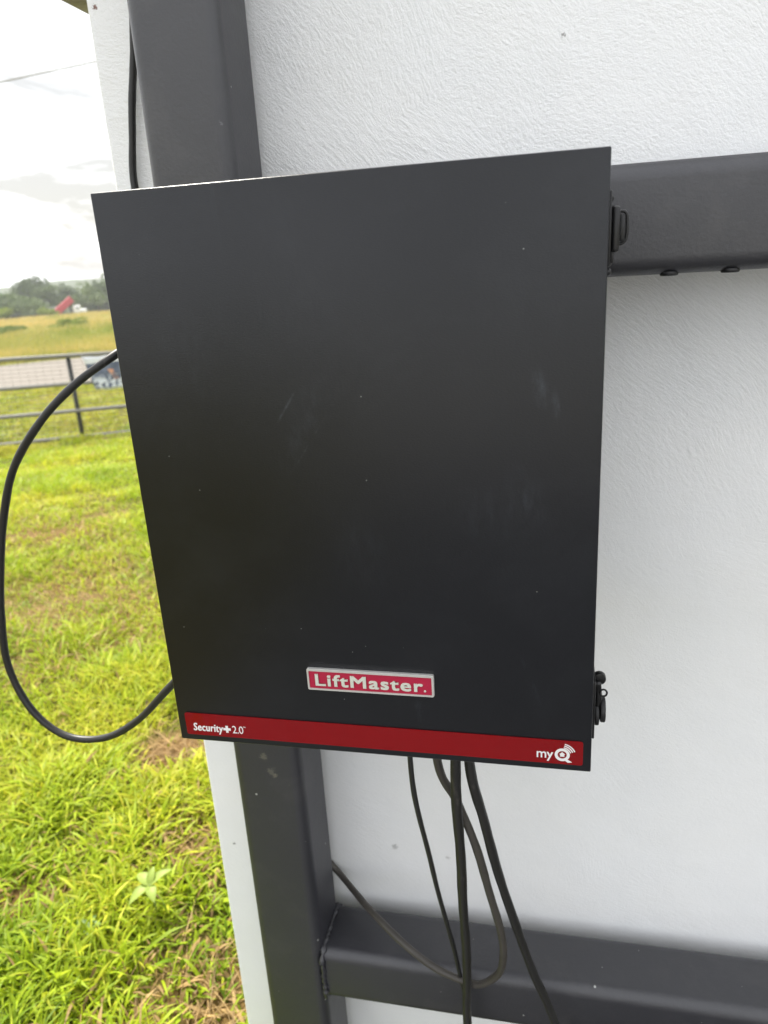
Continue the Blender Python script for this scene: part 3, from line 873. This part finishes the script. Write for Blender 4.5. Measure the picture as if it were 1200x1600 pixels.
# ================================================================== foliage
def leaves_mesh(name, centers, size, seed):
    r = np.random.default_rng(seed)
    n = len(centers)
    a = r.normal(size=(n, 3)); a /= np.linalg.norm(a, axis=1)[:, None]
    b = np.cross(a, r.normal(size=(n, 3))); b /= np.linalg.norm(b, axis=1)[:, None]
    s = size * r.uniform(0.55, 1.35, size=(n, 1))
    c = centers
    V = np.stack([c - a * s, c + b * s * .55, c + a * s, c - b * s * .55], 1).reshape(-1, 3)
    me = bpy.data.meshes.new(name)
    me.vertices.add(4 * n); me.vertices.foreach_set('co', V.ravel())
    me.loops.add(4 * n); me.loops.foreach_set('vertex_index', np.arange(4 * n))
    me.polygons.add(n); me.polygons.foreach_set('loop_start', np.arange(n) * 4)
    me.update(); me.validate()
    return me
def crown_points(r, n, cx, cz, rx, rz, lumps):
    pts = []
    for _ in range(lumps):
        d = r.normal(size=3); d /= np.linalg.norm(d)
        d[2] = abs(d[2]) * 1.1 - 0.25
        rad = r.uniform(0.35, 0.95)
        c = np.array([cx + d[0] * rx * rad, d[1] * rx * rad, cz + d[2] * rz * rad])
        q = r.normal(size=(n // lumps, 3)); q /= np.linalg.norm(q, axis=1)[:, None]
        q *= r.uniform(0.55, 1.0, size=(len(q), 1)) ** 0.5
        k = r.uniform(0.22, 0.42)
        pts.append(c + q * np.array([rx * k, rx * k, rz * k * 0.85]))
    return np.concatenate(pts)
def tree(name, label, cat, px, ptop, pwid, s, mat, seed, n=2600, lumps=26, trunk=True, group=None, leaf=None, pbase=None):
    l, zt = s_l(px, ptop, s)
    g = float(prof(s))
    h = zt - g
    rx = pwid / 2 * s / FPX * 1.35
    o = empty(name, tuple(sl(s, l)), TH)
    r = np.random.default_rng(seed)
    low = 0.04 if trunk else 0.02
    cz, rz_ = h * (0.5 + low / 2), h * (0.5 - low / 2)
    P = crown_points(r, n, 0, cz, rx * 0.92, rz_ * 0.95, lumps)
    P = P[P[:, 2] > 0.1]
    P[:, 2] *= h / np.quantile(P[:, 2], 0.995)
    lf = leaf or max(0.05, 0.035 * rx + 0.0006 * s)
    link('crown', leaves_mesh('crown', P, lf, seed), mat, o, None)
    V, F = [], []
    th = h * 0.7 if trunk else h * 0.45
    tr = 0.035 * h
    def add(pth, rr):
        v, f = tube_data(pth, rr, 7, len(V)); V.extend(v); F.extend(f)
    if trunk:
        add(smooth_path([(0, 0, -.3), (0.05 * rx, 0, th * .35), (-.04 * rx, 0.03, th * .7), (0.02, 0, th)], 3), list(np.linspace(tr, tr * .35, 10)))
        for k in range(6):
            a = k * 2.4 + seed; z0_ = th * (0.35 + 0.09 * k)
            e = np.array([math.cos(a) * rx * .65, math.sin(a) * rx * .65, z0_ + h * 0.22])
            add([np.array([0, 0, z0_]), e * [.5, .5, 1] - [0, 0, h * .06], e], [tr * .45, tr * .3, tr * .12])
        link('trunk', mesh('trunk', V, F), MAT['bark'], o, True)
    else:
        for k in range(5):
            a = k * 1.3 + seed
            add([np.array([0.05 * math.cos(a), 0.05 * math.sin(a), -.1]), np.array([math.cos(a) * rx * .3, math.sin(a) * rx * .3, th * .6]), np.array([math.cos(a) * rx * .55, math.sin(a) * rx * .55, th])], [tr, tr * .7, tr * .3])
        link('stem', mesh('stem', V, F), MAT['bark'], o, True)
    tag(o, label, cat, group)
    return o
GT = 'trees beyond the field'
T_ = lambda lab, *a, **k: tree('broadleaf_tree', lab, 'tree', *a, group=GT, **k)
T_('low wide rounded tree at the left edge of the tree line', 10, 461, 76, 158, MAT['c_mid'], 21, lumps=34, n=3400)
T_('tallest tree with airy open top in the left half of the tree line', 44, 433, 50, 172, MAT['c_dark'], 22, lumps=26)
T_('broad tree left of the dark tree behind the truck', 73, 447, 42, 168, MAT['c_mid'], 23)
T_('dark peaked tree directly behind the red tipper bed', 102, 444, 34, 170, MAT['c_dark'], 24)
T_('pale green rounded tree right of the white truck cab', 127, 448, 34, 174, MAT['c_light'], 25)
T_('narrow upright tree poking above its neighbours beside the black box', 147, 438, 18, 168, MAT['c_dark'], 26, lumps=16, n=1600)
T_('lower pale tree half hidden by the black box', 164, 453, 34, 176, MAT['c_light'], 27)
B_ = lambda lab, *a, **k: tree('field_shrub', lab, 'shrub', *a, trunk=False, group='shrubs in the field', **k)
B_('bright green shrub at the left edge in front of the tree line', -2, 482, 34, 120, MAT['c_bright'], 31, n=1200, lumps=14)
B_('small bright shrub between the tree line and the field, left of the truck', 68, 481, 24, 125, MAT['c_bright'], 32, n=900, lumps=12)
B_('wide green shrub in the middle of the yellow field', 112, 497, 44, 66, MAT['c_bright'], 33, n=2200, lumps=16, leaf=0.075)
B_('dark low shrub at the left edge of the yellow field', 10, 509, 48, 62, MAT['c_light'], 34, n=2000, lumps=16, leaf=0.075)
# the wood goes on to both sides as one mass
r = np.random.default_rng(5)
P = []
for k in range(70):
    l = r.uniform(-75, 75); s = r.uniform(186, 225)
    h = r.uniform(6.4, 8.6) * (1.0 if abs(l + 8) > 16 else 0.92)
    rx = r.uniform(2.4, 4.2)
    q = crown_points(r, 700, 0, h * .55, rx, h * .45, 12)
    b = sl(s, l)
    P.append(q + b)
for k in range(46):
    l = r.choice([-1, 1]) * r.uniform(16, 70) - 8; s = r.uniform(160, 185)
    h = r.uniform(6.5, 9.5); rx = r.uniform(2.2, 4.0)
    P.append(crown_points(r, 700, 0, h * .5, rx, h * .48, 12) + sl(s, l))
for k in range(90):
    l = r.uniform(-70, 70); s = r.uniform(178, 192)
    h = r.uniform(2.6, 4.4); rx = r.uniform(1.8, 3.2)
    P.append(crown_points(r, 420, 0, h * .5, rx, h * .5, 8) + sl(s, l))
P = np.concatenate(P)
tag(link('woodland', leaves_mesh('woodland', P, 0.34, 77), MAT['c_mid'], None, None), 'continuous far woodland closing the view behind the field', 'woodland', kind='stuff')
# faint hills
V, F = [], []
for i, l in enumerate(np.linspace(-400, 400, 90)):
    p = CAM[:2] + U * 430 + RT * l
    zt = CAM[2] + 0.6 + 1.6 * float(vnoise(i * .16, 0, 5)) + 0.7 * float(vnoise(i * .5, 3, 6))
    b = CAM[:2] + U * 400 + RT * l
    c = CAM[:2] + U * 460 + RT * l
    V += [(b[0], b[1], -20), (p[0], p[1], zt), (c[0], c[1], -20)]
for i in range(89):
    k = 3 * i
    F += [(k, k + 3, k + 4, k + 1), (k + 1, k + 4, k + 5, k + 2)]
tag(link('hills', mesh('hills', V, F), MAT['hill'], None, True), kind='structure')

# ------------------------------------------------------------------ grass
def blades(name, s, l, length, width, lean, colr, mat, segs=2, seed=1, droop=0.5):
    r = np.random.default_rng(seed)
    n = len(s)
    base = np.stack([CAM[0] + U[0] * s + RT[0] * l, CAM[1] + U[1] * s + RT[1] * l, ground_z(s, l) - 0.004], 1)
    az = r.uniform(0, 2 * np.pi, n)
    d = np.stack([np.cos(az), np.sin(az), np.zeros(n)], 1)
    tw = az + np.pi / 2 + r.normal(0, .5, n)
    sd_ = np.stack([np.cos(tw), np.sin(tw), r.normal(0, .15, n)], 1)
    rings = []
    for k in range(segs):
        t = k / segs
        out = lean * t + droop * lean * t * t
        up = t - 0.35 * droop * lean * t * t
        c = base + length[:, None] * (d * out[:, None] + np.array([0, 0, 1]) * np.maximum(up, 0)[:, None])
        ww = (width * (1 - 0.45 * t ** 1.5) * (0.75 + 0.25 * min(1, t * 3)))[:, None] * .5
        rings += [c - sd_ * ww, c + sd_ * ww]
    out = lean * (1 + droop)
    up = np.maximum(1 - 0.62 * droop * lean, 0.05)
    rings.append(base + length[:, None] * (d * out[:, None] + np.array([0, 0, 1]) * up[:, None]))
    m = len(rings)
    V = np.stack(rings, 1).reshape(-1, 3)
    faces, starts = [], []
    i0 = np.arange(n)[:, None] * m
    lp, st, cur = [], [], 0
    per = []
    for k in range(segs - 1):
        per.append([2 * k, 2 * k + 1, 2 * k + 3, 2 * k + 2])
    per.append([2 * segs - 2, 2 * segs - 1, 2 * segs])
    flat = np.array([i for q in per for i in q])
    sizes = np.array([len(q) for q in per])
    loops = (i0 + flat[None, :]).ravel()
    tot = np.tile(sizes, n)
    st = np.concatenate([[0], np.cumsum(tot)[:-1]])
    me = bpy.data.meshes.new(name)
    me.vertices.add(len(V)); me.vertices.foreach_set('co', V.ravel())
    me.loops.add(len(loops)); me.loops.foreach_set('vertex_index', loops)
    me.polygons.add(len(tot)); me.polygons.foreach_set('loop_start', st)
    me.update()
    ca = me.color_attributes.new('Col', 'FLOAT_COLOR', 'POINT')
    C = np.ones((n, m, 4)); C[:, :, :3] = colr[:, None, :]
    ca.data.foreach_set('color', C.ravel())
    return link(name, me, mat, None, True)
def sl_of(x, y):
    q = np.array([x, y]) - CAM[:2]
    return q @ U, q @ RT
PSL = [sl_of(x, y) + (r_, k) for x, y, r_, k in PATCH]
def bare(s, l):
    b = np.zeros(len(s))
    for ps, pl, pr, k in PSL:
        q = np.hypot(s - ps, (l - pl)) / pr + 0.28 * vnoise(s * 7, l * 7, 8)
        b = np.maximum(b, k * np.clip(1.6 - 1.1 * q, 0, 1))
    return np.clip(b + 0.30 * np.clip(vnoise(s * 1.3, l * 1.3, 9) - 0.7, 0, 1) + 0.55 * np.clip(vnoise(s * 5.5, l * 5.5, 10) - .75, 0, 1), 0, 1)
def lawn_colour(s, l, r):
    n = len(s)
    a = vnoise(s * 1.1, l * 1.1, 4) * .5 + vnoise(s * 4.5, l * 4.5, 5) * .4 + r.normal(0, .55, n)
    green = np.array([0.150, 0.250, 0.012]); lime = np.array([0.33, 0.42, 0.014]); yel = np.array([0.50, 0.47, 0.040])
    t = np.clip(0.39 + 0.30 * a + 0.05 * np.clip(s - 1.5, -1.2, 8), 0, 1)[:, None]
    c = np.where(t < .55, green + (lime - green) * (t / .55), lime + (yel - lime) * ((t - .55) / .45))
    dry = (r.uniform(size=n) < 0.015 + 0.55 * bare(s, l))[:, None]
    straw = np.array([0.40, 0.27, 0.11]) * r.uniform(.6, 1.25, (n, 1))
    c = np.where(dry, straw, c)
    return np.clip(c * r.uniform(.7, 1.2, (n, 1)) * np.interp(s, [2, 9, 11, 12], [1, 1.2, 1.05, 0.85])[:, None], 0, .75)
def in_wall(s, l):
    x = CAM[0] + U[0] * s + RT[0] * l; y = CAM[1] + U[1] * s + RT[1] * l
    return (x > WALL_X - .012) & (y > WALL_Y - .012) & (y < WALL_Y + .275)
def scatter(s0, s1, dens, wid, r):
    # lateral range in view and a step to either side
    area = (s1 - s0) * 2 * (wid * (s0 + s1) / 2 + 0.5)
    n = int(area * dens)
    s = r.uniform(s0, s1, n); l = r.uniform(-1, 1, n) * (wid * s + 0.5)
    # clumping
    k = n // 2
    s[:k] = np.clip(np.repeat(s[:k // 12 + 1], 12)[:k] + r.normal(0, .022, k), s0, s1)
    l[:k] = np.repeat(l[:k // 12 + 1], 12)[:k] + r.normal(0, .022, k)
    keep = ~in_wall(s, l)
    return s[keep], l[keep]
r = np.random.default_rng(3)
for i, (s0, s1, dens, wid, ln, wd, sg) in enumerate([(0.75, 2.4, 16500, 0.20, 0.082, 0.0076, 4), (2.4, 5.0, 8000, 0.2, 0.075, 0.0062, 3), (5.0, 11.3, 3300, 0.2, 0.08, 0.0085, 2), (11.3, 19.4, 800, 0.24, 0.13, 0.014, 2)]):
    s, l = scatter(s0, s1, dens, wid, r)
    b = bare(s, l)
    keep = r.uniform(size=len(s)) > b * 0.93
    s, l, b = s[keep], l[keep], b[keep]
    n = len(s)
    hmul = 0.75 + 0.35 * np.clip(vnoise(s * 2.3, l * 2.3, 12), -1, 1.6)
    length = ln * r.uniform(.45, 1.35, n) * hmul * (1 - .5 * b)
    o = blades('lawn_grass', s, l, length, wd * r.uniform(.45, 1.6, n), r.uniform(.25, 1.25, n), lawn_colour(s, l, r), MAT['grass'], sg, 40 + i)
    tag(o, ['short bright lawn grass with bare patches nearest the wall', 'bright lawn grass in the middle of the lawn', 'bright lawn grass up to the pipe fence', 'rough grass verge between the fence and the road'][i], 'grass', kind='stuff')
# dry cut straw lying in the bare patches
ss, ll = [], []
for ps, pl, pr, k in PSL[:3] + PSL[4:5]:
    n = int(2600 * pr ** 1.2 * k)
    ss.append(ps + r.normal(0, pr * .55, n)); ll.append(pl + r.normal(0, pr * .55, n))
s, l = np.concatenate(ss), np.concatenate(ll)
k = ~in_wall(s, l); s, l = s[k], l[k]
n = len(s)
o = blades('dry_straw', s, l, r.uniform(.02, .07, n), r.uniform(.0014, .003, n), r.uniform(1.5, 2.6, n), np.array([0.42, 0.29, 0.13]) * r.uniform(.5, 1.3, (n, 1)), MAT['grass'], 2, 55, 0.25)
tag(o, 'dry straw lying on the bare reddish soil patches', 'straw', kind='stuff')
# tall grass of the field
n = 70000
s = 29 + (158 - 29) * r.uniform(size=n) ** 1.5; l = r.uniform(-1, 1, n) * (0.2 * s + 2)
k = n * 2 // 3
s[:k] = np.repeat(s[:k // 14 + 1], 14)[:k] + r.normal(0, .35, k); l[:k] = np.repeat(l[:k // 14 + 1], 14)[:k] + r.normal(0, .35, k)
s = np.clip(s, 28, 160)
a = np.interp(s, [28, 45, 60, 90, 130], [.1, -.35, -.1, .55, .7]) + vnoise(s * .10, l * .30, 6) * .9 + vnoise(s * .4, l * .8, 7) * .5 + r.normal(0, .4, n)
t = np.clip(.55 + .35 * a, 0, 1)[:, None]
gold = np.array([0.50, 0.385, 0.125]); gr = np.array([0.20, 0.25, 0.035])
o = blades('field_grass', s, l, r.uniform(.3, .8, n) * np.clip(s / 60, .6, 1.1), (0.010 + 0.00055 * s) * r.uniform(.7, 1.4, n), r.uniform(.1, .7, n), gr + (gold - gr) * t, MAT['field'], 2, 66)
tag(o, 'tall yellow and green grass of the open field', 'grass', kind='stuff')

# broadleaf weeds in the lawn
def weed(label, px, py, hgt, specs, colr):
    d = ray(px, py); kz = -CAM[2] / d[2]
    b = CAM + d * kz
    s_, l_ = sl_of(b[0], b[1])
    o = empty('broadleaf_weed', (b[0], b[1], float(ground_z(s_, l_))))
    tube('stem', smooth_path([(0, 0, -.02), (.004, .002, hgt * .5), (0, 0, hgt)], 4), [0.0028] * 9, MAT['weed_stem'], o, 7)
    for az, elev, ln_, wd_ in specs:
        V, F = [], []
        m = 8
        for i in range(m + 1):
            t = i / m
            ww = wd_ * .5 * math.sin(math.pi * min(1, t ** .8 * .96 + .04)) ** .8
            e = elev - 0.9 * t
            rr_ = ln_ * t
            x = rr_ * math.cos(elev - .45 * t); z = rr_ * math.sin(elev - .45 * t)
            for sgn in (-1, 0, 1):
                V.append((x, sgn * ww, z + abs(sgn) * ww * .35))
        for i in range(m):
            for q in (0, 1):
                k = 3 * i + q
                F.append((k, k + 1, k + 4, k + 3))
        me = mesh('leaf', [tuple(Matrix.Rotation(az, 3, 'Z') @ Vector(v) + Vector((0, 0, hgt * .97))) for v in V], F)
        ca = me.color_attributes.new('Col', 'FLOAT_COLOR', 'POINT')
        for i, dd in enumerate(ca.data):
            dd.color = tuple(c * (1.15 if i % 3 == 1 else 1.0) for c in colr) + (1,)
        lo = link('leaf', me, MAT['weed'], o, True)
    tag(o, label, 'weed')
MAT['weed_stem'] = plain('weed_stem', (0.20, 0.26, 0.06), 0.6, 0.2, 40)
weed('pale green broadleaf weed standing above the lawn near the wall', 243, 1430, 0.10, [(0.75, 0.75, .062, .026), (2.6, 0.5, .055, .030), (4.1, 0.15, .060, .030), (5.4, 0.25, .050, .026), (1.7, 1.0, .045, .02)], (0.28, 0.36, 0.08))
weed('small low rosette weed left of the pale broadleaf weed', 140, 1462, 0.03, [(0.3, .5, .035, .02), (1.6, .4, .04, .02), (2.9, .5, .038, .02), (4.2, .4, .035, .018), (5.3, .5, .03, .018)], (0.22, 0.32, 0.10))

# ================================================================== the air
bm = bmesh.new()
bm_box(bm, -560, 560, -560, 560, -27, 9.0)
g = G('haze')
g.t.nodes.remove(g.b)
pv = g.n('ShaderNodeVolumePrincipled', {'Color': rgb(0.93, 0.95, 0.97), 'Density': 0.00075})
g.t.links.new(pv.outputs[0], g.o.inputs['Volume'])
tag(bm_link('haze', bm, g.m, None, False), kind='stuff')
